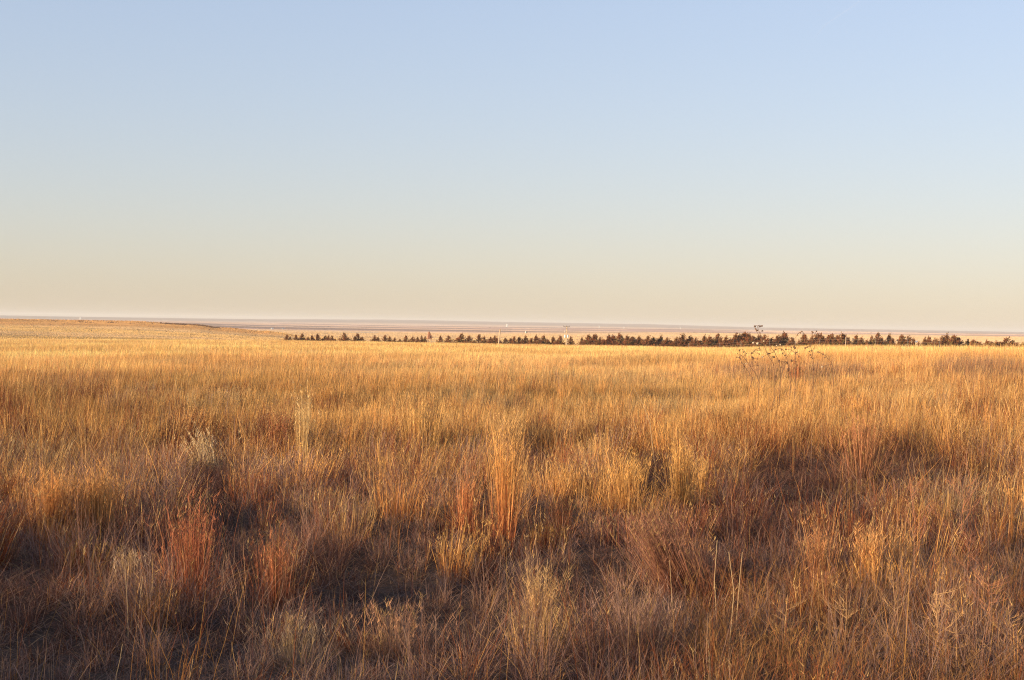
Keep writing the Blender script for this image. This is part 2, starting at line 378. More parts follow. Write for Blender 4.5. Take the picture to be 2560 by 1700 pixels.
# --- tussocks standing out of the tangle; their shade falls across it
def stand(y0, y1, cdens, nb, w, seg, B, hmin, hmax, ml=11, heads=3):
    cx, cy_ = scatter(y0, y1, cdens, ml, 3); n = len(cx)
    cz = terrain(cx, cy_); keep = rng.random(n) > hollow(cx, cy_, cz) * 1.35 ; keep &= rng.random(n) < .25 + 1.1 * sstep(.32, .6, fbm(cx / 4, cy_ / 3.0, 88, 2))
    cx, cy_, cz = cx[keep], cy_[keep], cz[keep]; n = len(cx)
    Cc, wild, s1, s3 = species_and_shade(cx, cy_, n); hh = rng.uniform(hmin, hmax, n) * (.8 + .5 * fbm(cx / 5, cy_ / 5, 89, 2)) * lowered(cx, cy_, cz); R = rng.uniform(.07, .26, n) * (.7 + hh * .5)
    typ = rng.random(n); lean = rng.normal(.10, .12, n)
    u, v = project(cx, cy_, cz)
    ochre = ((u > 1900) & (v > 1430) & (rng.random(n) < .6))[:, None]; Cc = np.where(ochre, GOLD * .75 + ORNG * .2, Cc)
    m = np.maximum(8, (nb * (R / .17) ** 1.3 * rng.uniform(.6, 1.3, n)).astype(int)); I = np.repeat(np.arange(n), m); N = len(I)
    a = rng.uniform(0, 2 * PI, N); r = R[I] * np.sqrt(rng.random(N)) * 1.1; x = cx[I] + r * np.sin(a); y = cy_[I] + r * np.cos(a)
    up = rng.random(N) < np.where(typ[I] < .62, .8, .3)
    L = np.where(up, hh[I] * rng.uniform(.55, 1.08, N), hh[I] * rng.uniform(.3, .75, N))
    th = np.where(up, .04 + .16 * r / R[I] * rng.random(N) + np.abs(rng.normal(0, .06, N)), rng.uniform(.1, .7, N)); kap = np.where(up, rng.uniform(-.05, .35, N), rng.uniform(.4, 2.4, N))
    az = a + rng.normal(0, .5, N)
    lx, ly = lean[I] * math.sin(WIND), lean[I] * math.cos(WIND); dx = np.sin(th) * np.sin(az) + lx; dy = np.sin(th) * np.cos(az) + ly
    th = np.arctan2(np.hypot(dx, dy), np.cos(th)); az = np.arctan2(dx, dy)
    C = Cc[I] * np.clip(rng.normal(1, .17, (N, 1)), .5, 1.5)
    mix_ = (rng.random(N) < .15)[:, None]; C = np.where(mix_, STRAW * .9, C)
    P = B.add(np.stack([x, y, terrain(x, y) - .02], 1), L, w * rng.uniform(.6, 1.3, N), az, th, kap, C * np.array([.74, .50, .46]), C * 1.2, seg, noise=.05)  # redder feet; lit tips over shaded feet also painted in
    if heads:
        sel = up & (rng.random(N) < .45); k = sel.sum()
        for q in range(heads):
            t = rng.uniform(0, 1, k)[:, None] ** .8; pos = P[-2][sel] * (1 - t) + P[-1][sel] * t
            B.add(pos, rng.uniform(.02, .07, k), w * 1.25, rng.uniform(0, 2 * PI, k), rng.uniform(.2, 1.0, k), rng.uniform(0, .6, k), C[sel] * 1.1, C[sel] * 1.2, 1)
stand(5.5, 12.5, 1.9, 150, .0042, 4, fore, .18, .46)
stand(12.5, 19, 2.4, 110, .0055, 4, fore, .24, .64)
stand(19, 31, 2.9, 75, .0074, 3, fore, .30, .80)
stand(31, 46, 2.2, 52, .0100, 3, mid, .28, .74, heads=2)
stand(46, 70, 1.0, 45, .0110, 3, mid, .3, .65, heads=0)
def loose(y0, y1, dens, w, hmin, hmax, seg, B):
    x, y = scatter(y0, y1, dens, 6, 2); N = len(x); C, wild, s1, s3 = species_and_shade(x, y, N); z = terrain(x, y); k = rng.random(N) > hollow(x, y, z) * .9
    x, y, z, C = x[k], y[k], z[k], C[k]; N = len(x)
    hh = (.55 + .75 * sstep(.35, .65, fbm(x / 3.2, y / 3.2, 90, 2))) * lowered(x, y, z)
    B.add(np.stack([x, y, z - .02], 1), hh * rng.uniform(hmin, hmax, N), w * rng.uniform(.6, 1.3, N), np.where(rng.random(N) < .6, WIND + rng.normal(0, .8, N), rng.uniform(0, 2 * PI, N)), rng.uniform(0, .25, N), rng.uniform(-.1, .5, N), C * np.array([.9, .7, .65]), C * 1.12, seg, noise=.04)
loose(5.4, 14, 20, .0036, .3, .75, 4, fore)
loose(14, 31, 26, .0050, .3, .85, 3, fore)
def crest(n):  # unseen grass added on the rise to soften its shadow edge
    e = rng.uniform(9, 19, n); c = rng.uniform(-38, 22, n)
    x = e * math.sin(SUN_AZ) + c * math.cos(SUN_AZ); y = e * math.cos(SUN_AZ) - c * math.sin(SUN_AZ)
    k = (y < 1) | (x / np.maximum(y, 1) < -.55); x, y = x[k], y[k]; N = len(x)
    x, y, hc, ra = clumped(x, y, 1.3, .5, 97)
    C = STRAW * rng.uniform(.6, 1.1, (N, 1))
    fore.add(np.stack([x, y, terrain(x, y) - .02], 1), (.2 + 1.0 * hc) * rng.uniform(.4, 1, N), rng.uniform(.008, .02, N), ra, rng.uniform(0, .4, N), rng.uniform(0, .6, N), C, C, 2)
crest(26000)
def stems(y0, y1, dens, w, B, seg, heads=0, hmin=.45, hmax=1.05):
    x, y = scatter(y0, y1, dens, 8, 2)
    x, y, hc, ra = clumped(x, y, .7, .45, 95)
    N = len(x); C, wild, s1, s3 = species_and_shade(x, y, N); z = terrain(x, y); ho = hollow(x, y, z)
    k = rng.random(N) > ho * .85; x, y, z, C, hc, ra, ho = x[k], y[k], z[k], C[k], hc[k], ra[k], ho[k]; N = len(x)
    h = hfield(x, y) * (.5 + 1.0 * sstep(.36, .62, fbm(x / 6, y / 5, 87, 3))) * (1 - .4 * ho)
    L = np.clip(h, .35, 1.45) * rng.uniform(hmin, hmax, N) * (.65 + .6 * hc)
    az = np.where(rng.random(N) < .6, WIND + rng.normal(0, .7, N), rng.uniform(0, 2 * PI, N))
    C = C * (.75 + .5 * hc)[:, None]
    B.add(np.stack([x, y, z - .02], 1), L, w * rng.uniform(.6, 1.3, N), az, rng.uniform(0, .22, N), rng.uniform(-.1, .5, N), C * np.array([.78, .56, .50]), C * 1.2, seg, noise=.03)  # lit tips over darker, shaded feet painted into the stems
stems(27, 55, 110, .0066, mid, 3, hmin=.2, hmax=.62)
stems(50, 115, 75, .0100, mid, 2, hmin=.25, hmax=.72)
# --- open field out to its brow and the pasture beyond
def field(y0, y1, dens, w, B, hmin, hmax):
    x, y = scatter(y0, y1, dens, 8, 8); N = len(x)
    C, wild, s1, s3 = species_and_shade(x, y, N)
    hh = .65 + .7 * fbm(x / 6, y / 9, 85, 3)
    root = np.stack([x, y, terrain(x, y) - .03], 1)
    B.add(root, hh * rng.uniform(hmin, hmax, N), w * rng.uniform(.6, 1.5, N), WIND + rng.normal(0, 1.2, N), rng.uniform(0, .25, N), rng.uniform(0, .4, N), C * .95, C * 1.08, 1)
field(28, 60, 260, .0085, mid, .15, .5)
field(55, 130, 80, .0145, mid, .2, .6)
field(110, 240, 22, .024, far, .25, .75)
field(230, 425, 9, .040, far, .3, .85)
def pasture(y0, y1, dens, w, hmin, hmax, s):
    x, y = scatter(y0, y1, dens, 10, 10); N = len(x); d = np.hypot(x, y)
    f = fbm(x / 2600, y / 420, 41, 2)
    Cc = far_color(x, y); u_ = 1280 + F * x / y; k0 = np.interp(u_, [1200, 2000], [2700, 4300]); keep = (rng.random(N) < 1 - .9 * sstep(k0, k0 + 700, d))
    thin = rng.random(N) < .35 + .65 * sstep(.35, .6, fbm(x / 90, y / 60, s, 3))
    keep &= thin
    x, y, Cc = x[keep], y[keep], Cc[keep]; N = len(x)
    root = np.stack([x, y, terrain(x, y) - .05], 1)
    far.add(root, rng.uniform(hmin, hmax, N), w * rng.uniform(.5, 1.5, N), rng.uniform(0, 2 * PI, N), rng.uniform(0, .4, N), 0, Cc * rng.uniform(.8, 1.15, (N, 1)), Cc * 1.1, 1)
pasture(425, 800, .8, .28, .2, .45, 101)
pasture(800, 1500, .17, .6, .25, .55, 102)
pasture(1500, 4600, .030, 1.5, .4, .8, 103)
brush = Blades()
x, y = scatter(6.2, 13.5, 260, 0, 2); u, v = project(x, y, terrain(x, y)); q = sstep(1560, 1800, u - (1700 - v) * .6 + 120 * (fbm(x, y, 33, 2) - .5)) * sstep(1400, 1500, v); k = rng.random(len(x)) < q * .8
x, y = x[k], y[k]; x, y, hc, ra = clumped(x, y, .55, .55, 121); N = len(x)
C = np.where((rng.random(N) < .6)[:, None], np.array([.38, .20, .08]), np.array([.30, .12, .06])) * rng.uniform(.5, 1.1, (N, 1))
L = rng.uniform(.12, .42, N) * (.6 + .7 * hc)
P = brush.add(np.stack([x, y, terrain(x, y) - .01], 1), L, rng.uniform(.003, .0058, N), ra + rng.normal(0, .6, N), rng.uniform(0, 1.05, N), rng.uniform(-.4, .4, N), C, C, 3, noise=.08)
for q in range(7):
    t = rng.random(N)[:, None]; pos = P[1] * (1 - t) + P[3] * t
    P2 = brush.add(pos, L * rng.uniform(.15, .45, N), .0028, rng.uniform(0, 2 * PI, N), rng.uniform(.2, 1.3, N), rng.uniform(-.4, .3, N), C, C * 1.1, 2)
    if q < 3:
        for z in range(2): brush.add(P2[1] , L * rng.uniform(.06, .2, N), .0024, rng.uniform(0, 2 * PI, N), rng.uniform(.1, 1.3, N), 0, C, C * 1.1, 1)
tag(link('brush', brush.mesh('brush', M_grass)), 'tangled ochre twiggy brush filling the lower right corner', 'brush', kind='stuff')
tag(link('foreground_grass', fore.mesh('foreground_grass', M_grass)), 'rank russet and mauve prairie grass tangled across the near strip', 'grass', kind='stuff')
tag(link('prairie_grass', mid.mesh('prairie_grass', M_grass)), 'golden standing prairie grass across the middle of the field', 'grass', kind='stuff')
tag(link('pasture_grass', far.mesh('pasture_grass', M_grass)), 'short golden grass of the far field and the pasture beyond the brow', 'grass', kind='stuff')

# ------------------------------------------------------------------ individual tussocks
def tussock(u, vb, vt, wpx, c_root, c_tip, n, label, lean=.0, laz=WIND, spread=.22, droop=.4, stemmy=.6, cat='grass clump', name='grass_tussock', wmul=1.0):
    """u, foot row, top row and width in photo pixels"""
    P, d = ground_hit(u, vb)
    h = (vb - vt) / F * d; R = max(.04, wpx / F * d * .5)
    a = rng.uniform(0, 2 * PI, n); r = R * .55 * np.abs(rng.normal(0, 1, n))
    x = r * np.sin(a); y = r * np.cos(a)
    z = terrain(P.x + x, P.y + y) - P.z - .02
    root = np.stack([x, y, z], 1)
    c_root = np.array(c_root); c_tip = np.array(c_tip)
    n_ = n; j = np.clip(rng.normal(1, .28, (n, 1)), .35, 1.7); c_tip = np.where((rng.random(n) < .18)[:, None], STRAW * .62, c_tip)
    st = rng.random(n) < stemmy
    L = np.where(st, h * np.clip(rng.normal(.80, .2, n), .3, 1.3), h * rng.uniform(.25, .8, n))
    th = np.where(st, spread * r / R * .45 + np.abs(rng.normal(0, .05, n)), rng.uniform(.1, .7, n)) + lean * 0
    kap = np.where(st, rng.uniform(0, droop * .5, n), rng.uniform(.3, .6 + 2 * droop, n))
    az = a + rng.normal(0, .35, n)
    # lean of the whole clump: shear roots' direction towards laz
    lx, ly = math.sin(laz) * lean, math.cos(laz) * lean
    dx = np.sin(th) * np.sin(az) + lx; dy = np.sin(th) * np.cos(az) + ly
    th = np.arctan2(np.hypot(dx, dy), np.cos(th)); az = np.arctan2(dx, dy)
    B = Blades(); w = max(.0035, d * .00030) * wmul
    P1 = B.add(root, L, w * rng.uniform(.6, 1.3, n), az, th, kap, c_root * j, c_tip * j, 4, noise=.04)
    base = empty(name, P)
    tag(base, label, cat)
    sel = st & (rng.random(n) < .7)
    for q in range(5):
        t = rng.uniform(0, 1, sel.sum())[:, None]; pos = P1[3][sel] * (1 - t) + P1[4][sel] * t
        B.add(pos, rng.uniform(.03, .08, sel.sum()), w * 1.2, rng.uniform(0, 2 * PI, sel.sum()), rng.uniform(.2, .7, sel.sum()), .3, c_tip[sel] * j[sel], c_tip[sel] * j[sel] * 1.15, 1)
    link('leaves', B.mesh('leaves', M_grass), base)
    return base
red0 = (.26, .07, .04); red1 = (.44, .165, .085)
tussock(478, 1515, 1255, 110, red0, red1, 620, 'bright red upright grass clump standing at the lower left of the field')
tussock(690, 1525, 1330, 90, red0, (.44, .17, .08), 500, 'dull red grass clump to the right of the brightest red clump')
tussock(1352, 1600, 1400, 95, (.30, .12, .07), (.56, .36, .17), 950, 'rounded tan tuft with a reddish foot, low in the middle foreground', droop=1.1, stemmy=.25, spread=.1, wmul=.9)
tussock(1568, 1290, 1125, 105, (.44, .21, .08), (.66, .37, .12), 700, 'bushy golden tuft in front of a dark hollow', droop=.7, stemmy=.4)
tussock(1705, 1275, 1090, 60, (.44, .22, .08), (.66, .38, .13), 400, 'tall narrow golden sheaf just right of the dark hollow', spread=.12)
tussock(1752, 1265, 1140, 50, (.42, .2, .08), (.64, .37, .13), 260, 'shorter golden sheaf right beside the tall narrow sheaf', spread=.15)
tussock(1715, 1490, 1270, 150, (.20, .075, .05), (.30, .15, .10), 1100, 'dark feathery red-brown clump leaning to the left', lean=.42, laz=-1.5, spread=.35, stemmy=.9)
tussock(520, 1180, 1075, 100, (.55, .38, .20), (.70, .52, .30), 420, 'bleached bent clump of pale leaves at the middle left', droop=1.0, stemmy=.3, lean=.2, laz=-1.2)
tussock(757, 1160, 985, 34, (.58, .38, .17), (.76, .54, .26), 120, 'narrow sheaf of tall pale stalks at the middle left', spread=.06, stemmy=.95)
tussock(1262, 1350, 1060, 55, (.42, .13, .06), (.68, .38, .13), 420, 'tall orange stalks with a red foot near the middle of the picture', spread=.1, stemmy=.9)
tussock(1165, 1340, 1180, 45, (.40, .12, .06), (.56, .24, .10), 260, 'small red clump left of the tall orange stalks', spread=.15)
tussock(1405, 1345, 1235, 55, (.38, .11, .055), (.50, .20, .09), 330, 'low red clump right of the tall orange stalks', spread=.2)
tussock(2165, 1480, 1330, 70, (.52, .20, .08), (.72, .38, .15), 420, 'glowing orange stalks at the lower right, thickest of that side', spread=.12, stemmy=.75)
tussock(2245, 1470, 1330, 50, (.50, .2, .08), (.68, .38, .15), 260, 'thinner orange stalks right beside the thickest orange clump', spread=.12)
tussock(2050, 1480, 1310, 60, (.34, .12, .06), (.50, .24, .11), 360, 'rusty clump left of the glowing orange stalks', spread=.22)
tussock(130, 1345, 1185, 120, (.34, .12, .055), (.56, .28, .10), 700, 'broad russet clump near the left edge of the picture', spread=.2)
tussock(245, 1340, 1180, 110, (.36, .14, .06), (.62, .32, .11), 700, 'broad orange-tipped russet clump next to the left edge clump', spread=.2)
tussock(320, 1470, 1375, 80, (.26, .13, .09), (.44, .31, .20), 420, 'small pale tuft over a curly red base at the lower left', droop=.9, stemmy=.3)
tussock(1600, 1640, 1460, 230, (.13, .08, .07), (.33, .20, .15), 1100, 'wide dusky mound of fine twigs with a dark heart', droop=.8, stemmy=.3, spread=.8, wmul=.8)
tussock(985, 1640, 1510, 240, (.22, .12, .09), (.48, .26, .15), 1300, 'wide low russet mound in the middle of the lower left half', droop=.9, stemmy=.2, spread=.9, wmul=.8)
tussock(735, 1680, 1540, 150, (.18, .12, .09), (.34, .24, .16), 650, 'straw-grey mound at the bottom left', droop=.8, stemmy=.3, spread=.6, wmul=.8)
tussock(1050, 1130, 985, 120, (.46, .25, .09), (.66, .40, .15), 520, 'golden stand of stalks in the middle of the left half', spread=.2, droop=.5)
tussock(2155, 1215, 1040, 90, (.20, .09, .06), (.44, .20, .10), 600, 'dark russet clump behind the shaded hollow on the right', spread=.3)
tussock(700, 1140, 1040, 50, (.28, .09, .05), (.40, .16, .08), 380, 'dark red patch of stems left of the tall pale stalks', spread=.2)

tussock(1992, 962, 888, 34, (.30, .10, .05), (.46, .19, .09), 110, 'wispy red clump at the foot of the dead sunflowers', spread=.15, stemmy=.9)
tussock(1930, 965, 905, 120, (.26, .12, .07), (.44, .25, .12), 130, 'wide brownish weedy clump under the leftmost dead sunflowers', spread=.4, stemmy=.6)
# single straws standing clear of the tangle
def straw(pts_px, d, r, label):
    pts = []
    for (u, v) in pts_px:
        ry = px_ray(u, v); h = math.hypot(ry.x, ry.y); pts.append(Vector((ry.x / h * d, ry.y / h * d, CAM_Z + ry.z / h * d)))
    gz = float(terrain(np.array([pts[0].x]), np.array([pts[0].y]))[0])
    b = Vector((pts[0].x, pts[0].y, gz)); pts.insert(0, b.copy())
    pts = [p_ - b for p_ in pts]
    o = MB().tube(pts, [r * .75 * (1 - .6 * i / len(pts)) for i in range(len(pts))], 5).build('dry_stalk', M_strawst)
    o.location = b; tag(o, label, 'grass stalk'); return o
M_strawst = plain_mat('bleached_straw', (.34, .22, .11), (.48, .33, .18), 25, stretch=(1, 1, .3))
straw([(322, 1640), (318, 1500), (312, 1415)], 10.6, .0045, 'long pale straw with its tip near the small pale tuft, lower left')
straw([(343, 1600), (350, 1500), (357, 1440)], 10.9, .0045, 'pale straw slanting right beside the longest one, lower left')
straw([(290, 1690), (300, 1650), (306, 1610)], 9.0, .004, 'short straw at the bottom edge beneath the two long ones')
straw([(1686, 1590), (1680, 1500), (1674, 1400)], 10.6, .004, 'thin bleached straw in front of the leaning feathery clump')
straw([(1640, 1190), (1625, 1060), (1610, 1015), (1583, 968)], 24.0, .009, 'tallest arching straw above the bushy golden tuft')
straw([(1792, 1560), (1786, 1450), (1793, 1350)], 10.9, .005, 'wavy golden straw right of the leaning feathery clump')
straw([(1825, 1600), (1835, 1480), (1822, 1380)], 10.4, .005, 'second wavy golden straw with a kink near its middle')
straw([(1842, 1540), (1850, 1440), (1856, 1380)], 10.8, .005, 'rightmost of the three wavy golden straws')
straw([(1776, 1690), (1773, 1640), (1770, 1600)], 9.2, .004, 'short broken straw near the bottom edge, right of centre')

# ------------------------------------------------------------------ forked dead weeds (lower right) 
def weed(u, vb, d, h, label, mat, branches=9, r=.006, seed=1, spread=.6, twigs=5, name='dead_weed'):
    rs = random.Random(seed); P, d0 = ground_hit(u, vb); branches = int(branches * 1.8); twigs += 4; r *= .8
    root = empty(name, P); tag(root, label, 'dead weed')
    top = Vector((rs.uniform(-.08, .08) * h, rs.uniform(-.08, .08) * h, h)); midp = Vector((rs.uniform(-.03, .03), rs.uniform(-.03, .03), h * .5))
    MB().tube([(0, 0, -.03), midp, top], [r, r * .75, r * .35], 5).build('stem', mat, root)
    for k in range(branches):
        t = rs.uniform(.12, .92); p0 = (Vector((0, 0, 0)).lerp(midp, t * 2) if t < .5 else midp.lerp(top, t * 2 - 1))
        a = rs.uniform(0, 2 * PI); ln = h * rs.uniform(.25, .6) * (1.15 - t * .7); up = rs.uniform(.2, 1.3)
        dirv = Vector((math.sin(a) * spread, math.cos(a) * spread, up * .6)).normalized()
        e = p0 + dirv * ln + Vector((0, 0, rs.uniform(-.05, .1) * ln)); mdl = p0.lerp(e, .5) + Vector((0, 0, -.04 * ln))
        b = MB().tube([p0, mdl, e], [r * .55, r * .4, r * .2], 4)
        for q in range(twigs):
            tt = rs.uniform(.2, 1); p1 = p0.lerp(e, tt); a2 = a + rs.uniform(-1.3, 1.3)
            e2 = p1 + Vector((math.sin(a2), math.cos(a2), rs.uniform(.2, 1.6))).normalized() * ln * rs.uniform(.15, .4)
            b.tube([p1, e2], [r * .3, r * .12], 3)
        b.build('branch', mat, root)
    return root
M_weed = plain_mat('ochre_weed_stem', (.34, .18, .08), (.52, .31, .14), 30)
M_weedr = plain_mat('red_weed_stem', (.28, .11, .06), (.42, .18, .09), 30)
weed(2345, 1690, 0, .62, 'largest ochre forked weed at the bottom right corner', M_weed, 12, .0075, 3)
weed(2390, 1700, 0, .5, 'ochre weed leaning right beside the largest forked weed', M_weed, 9, .006, 4, .9)
weed(2110, 1640, 0, .50, 'twiggy ochre weed left of the largest forked weed', M_weed, 11, .0045, 5, .8)
weed(1960, 1650, 0, .45, 'sparse twiggy weed at the left end of the bottom right group', M_weed, 9, .004, 6, .8)
weed(2230, 1600, 0, .50, 'upright twiggy weed behind the largest forked weed', M_weed, 11, .004, 7, .6)
weed(2480, 1600, 0, .55, 'twiggy weed against the right edge, waist of the bottom corner', M_weedr, 12, .0045, 8, .8)
weed(2425, 1500, 0, .55, 'reddish weed near the right edge above the ochre group', M_weedr, 11, .0045, 9, .6)
weed(2060, 1560, 0, .42, 'fine reddish weed below the rusty clump on the right', M_weedr, 10, .0035, 10, .8)
weed(2520, 1690, 0, .45, 'low tangled weed in the extreme bottom right corner', M_weed, 11, .0045, 12, 1.0)
weed(1850, 1690, 0, .32, 'low twiggy weed at the bottom edge right of centre', M_weed, 9, .0035, 13, 1.0)
weed(2285, 1420, 0, .85, 'tall dark bare stem with short branches on the right', M_weedr, 8, .006, 14, .3, 4)
weed(2398, 1400, 0, .95, 'slim red forked stem to the right of the tall dark bare one', M_weedr, 8, .006, 15, .35, 4)

# ------------------------------------------------------------------ dead sunflowers
def blob(rs, r):
    vs = []; fs = []; n = 7
    for i, (zz, rr) in enumerate(((-.9, .35), (-.35, .95), (.25, 1.0), (.6, .62))):
        for k in range(n):
            q = rr * (1 + rs.uniform(-.18, .18)); vs.append((q * r * math.cos(2 * PI * k / n), q * r * math.sin(2 * PI * k / n), zz * r * .8))
    for i in range(3):
        for k in range(n): fs.append([i * n + k, i * n + (k + 1) % n, (i + 1) * n + (k + 1) % n, (i + 1) * n + k])
    fs.append(list(range(n))[::-1]); fs.append([3 * n + k for k in range(n)])
    return vs, fs
def sunflower(u, vb_d, stems_px, heads_px, label, pale=()):
    d = vb_d; P = at(u, d); root = empty('dead_sunflower', P); tag(root, label, 'sunflower', 'dead sunflowers standing above the grass')
    rs = random.Random(int(u * 7 + d))
    def W(uu, vv, dd=0.0):
        r = px_ray(uu, vv); h = math.hypot(r.x, r.y); return Vector((r.x / h * (d + dd), r.y / h * (d + dd), CAM_Z + r.z / h * (d + dd))) - P
    allp = []
    for i, st in enumerate(stems_px):
        dd = rs.uniform(-.15, .15); pts = [W(a, b, dd * (k / len(st))) for k, (a, b) in enumerate(st)]
        if i == 0: pts.insert(0, Vector((0, 0, -.03)))
        r0 = .012 if i == 0 else .008
        MB().tube(pts, [r0 * (1 - .55 * k / len(pts)) for k in range(len(pts))], 5).build('stem' if i == 0 else 'branch', M_stalk, root)
        allp += pts[1:]
    for (a, b, s) in heads_px:
        p0 = W(a, b, rs.uniform(-.12, .12)); q = min(allp, key=lambda z: (z - p0).length)
        if (q - p0).length > .04:
            mdl = q.lerp(p0, .5) + Vector((0, 0, .03)); MB().tube([q, mdl, p0], [.007, .006, .005], 4).build('branch', M_stalk, root)
        s *= .85; vs, fs = blob(rs, s * d / F * .5); hd = MB().faces(vs, fs)
        for k in range(8):       # ragged bracts round the head
            an = 2 * PI * k / 8; rr = s * d / F * .5
            hd.faces([(rr * .7 * math.cos(an - .2), rr * .7 * math.sin(an - .2), 0), (rr * .7 * math.cos(an + .2), rr * .7 * math.sin(an + .2), 0), (rr * 1.6 * math.cos(an), rr * 1.6 * math.sin(an), rr * .5)], [[0, 1, 2]])
        o = hd.build('seed_head', M_palehead if (a, b) in pale else M_head, root); o.location = p0
        o.rotation_euler = (rs.uniform(-1.2, 1.2), rs.uniform(-1.2, 1.2), 0)
sunflower(1938, 46, [[(1938, 950), (1934, 910), (1918, 885), (1910, 862), (1900, 835), (1893, 815)], [(1934, 915), (1928, 893), (1916, 882)], [(1910, 862), (1897, 838), (1890, 826)]],
          [(1887, 816, 6), (1889, 822, 5), (1892, 826, 6), (1905, 815, 5), (1901, 816, 5), (1906, 827, 5), (1898, 817, 4), (1920, 884, 5), (1924, 884, 5), (1935, 893, 6)], 'tallest dead sunflower, its dark heads reaching above the cedars')
sunflower(1898, 44, [[(1898, 955), (1890, 935), (1877, 918), (1866, 902), (1856, 890), (1848, 886)], [(1866, 902), (1864, 882), (1858, 874)], [(1877, 918), (1880, 900), (1878, 884)]],
          [(1848, 894, 5), (1849, 875, 4), (1859, 880, 5), (1879, 883, 6), (1882, 894, 5), (1880, 893, 6), (1883, 896, 5), (1860, 916, 5), (1894, 897, 5), (1898, 885, 5), (1894, 913, 5), (1888, 905, 4), (1900, 875, 4), (1899, 870, 5)], 'leftmost dead sunflower, low and heavily branched')
sunflower(1975, 47, [[(1978, 945), (1972, 915), (1966, 895), (1962, 880), (1955, 872)], [(1966, 895), (1973, 884), (1978, 877)], [(1972, 915), (1960, 905), (1948, 902)]],
          [(1957, 884, 6), (1962, 889, 5), (1967, 906, 6), (1968, 908, 5), (1947, 902, 7), (1970, 922, 6), (1970, 927, 6), (1978, 868, 4), (1954, 875, 4), (1939, 874, 5), (1954, 918, 4)], 'crooked dead sunflower with many heads right of the tallest one')
sunflower(1989, 43, [[(1989, 935), (1990, 905), (1989, 885), (1987, 872), (1985, 850), (1992, 838)], [(1989, 885), (1980, 876), (1970, 873), (1963, 874)], [(1987, 872), (1983, 866)]],
          [(1987, 870, 7), (1992, 881, 5), (1979, 902, 8), (1997, 891, 5), (2005, 829, 6), (2001, 832, 5), (1994, 838, 4), (1965, 874, 5), (1984, 868, 4)], 'upright dead sunflower with one big dark head beside the red stems')
sunflower(2034, 48, [[(2034, 930), (2033, 900), (2030, 877), (2026, 866), (2029, 852)], [(2030, 877), (2036, 868), (2034, 860)], [(2033, 900), (2027, 888)]],
          [(2018, 868, 5), (2013, 870, 5), (2023, 879, 5), (2026, 887, 5), (2029, 877, 5), (2035, 872, 4), (2041, 828, 5), (2032, 831, 5), (2030, 829, 4), (2028, 893, 5)], 'dead sunflower with small heads in two tiers, fifth from the left')
sunflower(2085, 50, [[(2085, 925), (2080, 912), (2075, 902), (2062, 888), (2048, 880)], [(2075, 902), (2072, 888)], [(2062, 888), (2056, 882)]],
          [(2047, 882, 4), (2044, 880, 4), (2057, 886, 4), (2062, 894, 4), (2055, 917, 6)], 'rightmost dead sunflower, thin and leaning left', pale=((2055, 917),))
sunflower(1865, 49, [[(1882, 945), (1868, 925), (1858, 912), (1852, 900)]],
          [(1848, 877, 4), (1866, 884, 4), (1843, 883, 3), (1842, 893, 4), (1854, 907, 5), (1865, 909, 4)], 'faint small dead sunflower behind the leftmost one', pale=((1865, 909),))
sunflower(1950, 41, [[(1952, 930), (1948, 905), (1936, 880), (1922, 862)], [(1936, 880), (1940, 864)]],
          [(1894, 859, 7), (1883, 857, 5), (1910, 853, 4), (1942, 864, 5), (1951, 862, 5), (1906, 893, 5)], 'dead sunflower with pale lit heads against the dark cedars', pale=((1894, 859), (1883, 857), (1910, 853), (1942, 864), (1951, 862), (1906, 893)))

# ------------------------------------------------------------------ cedars
def cedar_meshes(seed):
    rs = np.random.default_rng(seed); B = Blades()
    n = 95
    t = np.sort(rs.random(n) ** 1.35)                       # branch foot along the trunk
    lean = rs.uniform(-.10, .16); fat = rs.uniform(.8, 1.2)
    for k in range(n):
        z0 = .08 + t[k] * 2.2; a = rs.uniform(0, 2 * PI); env = fat * (1.15 * (1 - t[k]) ** 1.35 + .05) * rs.uniform(.45, 1.25)
        rise = rs.uniform(.5, 1.5) * (.45 + .6 * t[k])
        m = int(10 + 16 * (1 - t[k])); s_ = rs.random(m) ** .6
        px = np.sin(a) * env * s_ + lean * (z0 + rise * s_ * .6) * .5 + rs.normal(0, .045, m) + .12 * s_
        py = np.cos(a) * env * s_ + rs.normal(0, .045, m)
        pz = z0 + rise * s_ ** 1.4 * .65 + rs.normal(0, .035, m)
        c = np.array([.19, .080, .038]) * rs.uniform(.55, 1.35)
        if rs.random() < .3: c = np.array([.25, .092, .042]) * rs.uniform(.8, 1.2)
        if rs.random() < .2: c = np.array([.19, .125, .05])
        B.add(np.stack([px, py, pz], 1), rs.uniform(.12, .34, m), rs.uniform(.035, .075, m), a + rs.normal(0, .5, m), rs.uniform(.0, .7, m), -.3, c, c * 1.25, 2, yaw=rs.uniform(0, 2 * PI, m))
    m = 34; zz = rs.uniform(1.9, 2.78, m)                    # plume at the top
    c = np.array([.15, .085, .04]); wz = .09 * (2.9 - zz)
    B.add(np.stack([lean * zz * .5 + rs.normal(0, 1, m) * wz, rs.normal(0, 1, m) * wz, zz], 1), rs.uniform(.12, .28, m), .04, rs.uniform(0, 2 * PI, m), rs.uniform(0, .35, m), 0, c, c * 1.3, 2)
    crown = B.mesh('crown', M_cedar)
    tb = MB().tube([(0, 0, -.25), (lean * .3, 0, .9), (lean * 1.2, 0, 2.5)], [.10, .07, .015], 7)
    tr = bpy.data.meshes.new('trunk'); tr.from_pydata(tb.v, [], tb.f); tr.materials.append(M_bark)
    return crown, tr
variants = [cedar_meshes(200 + i) for i in range(9)]
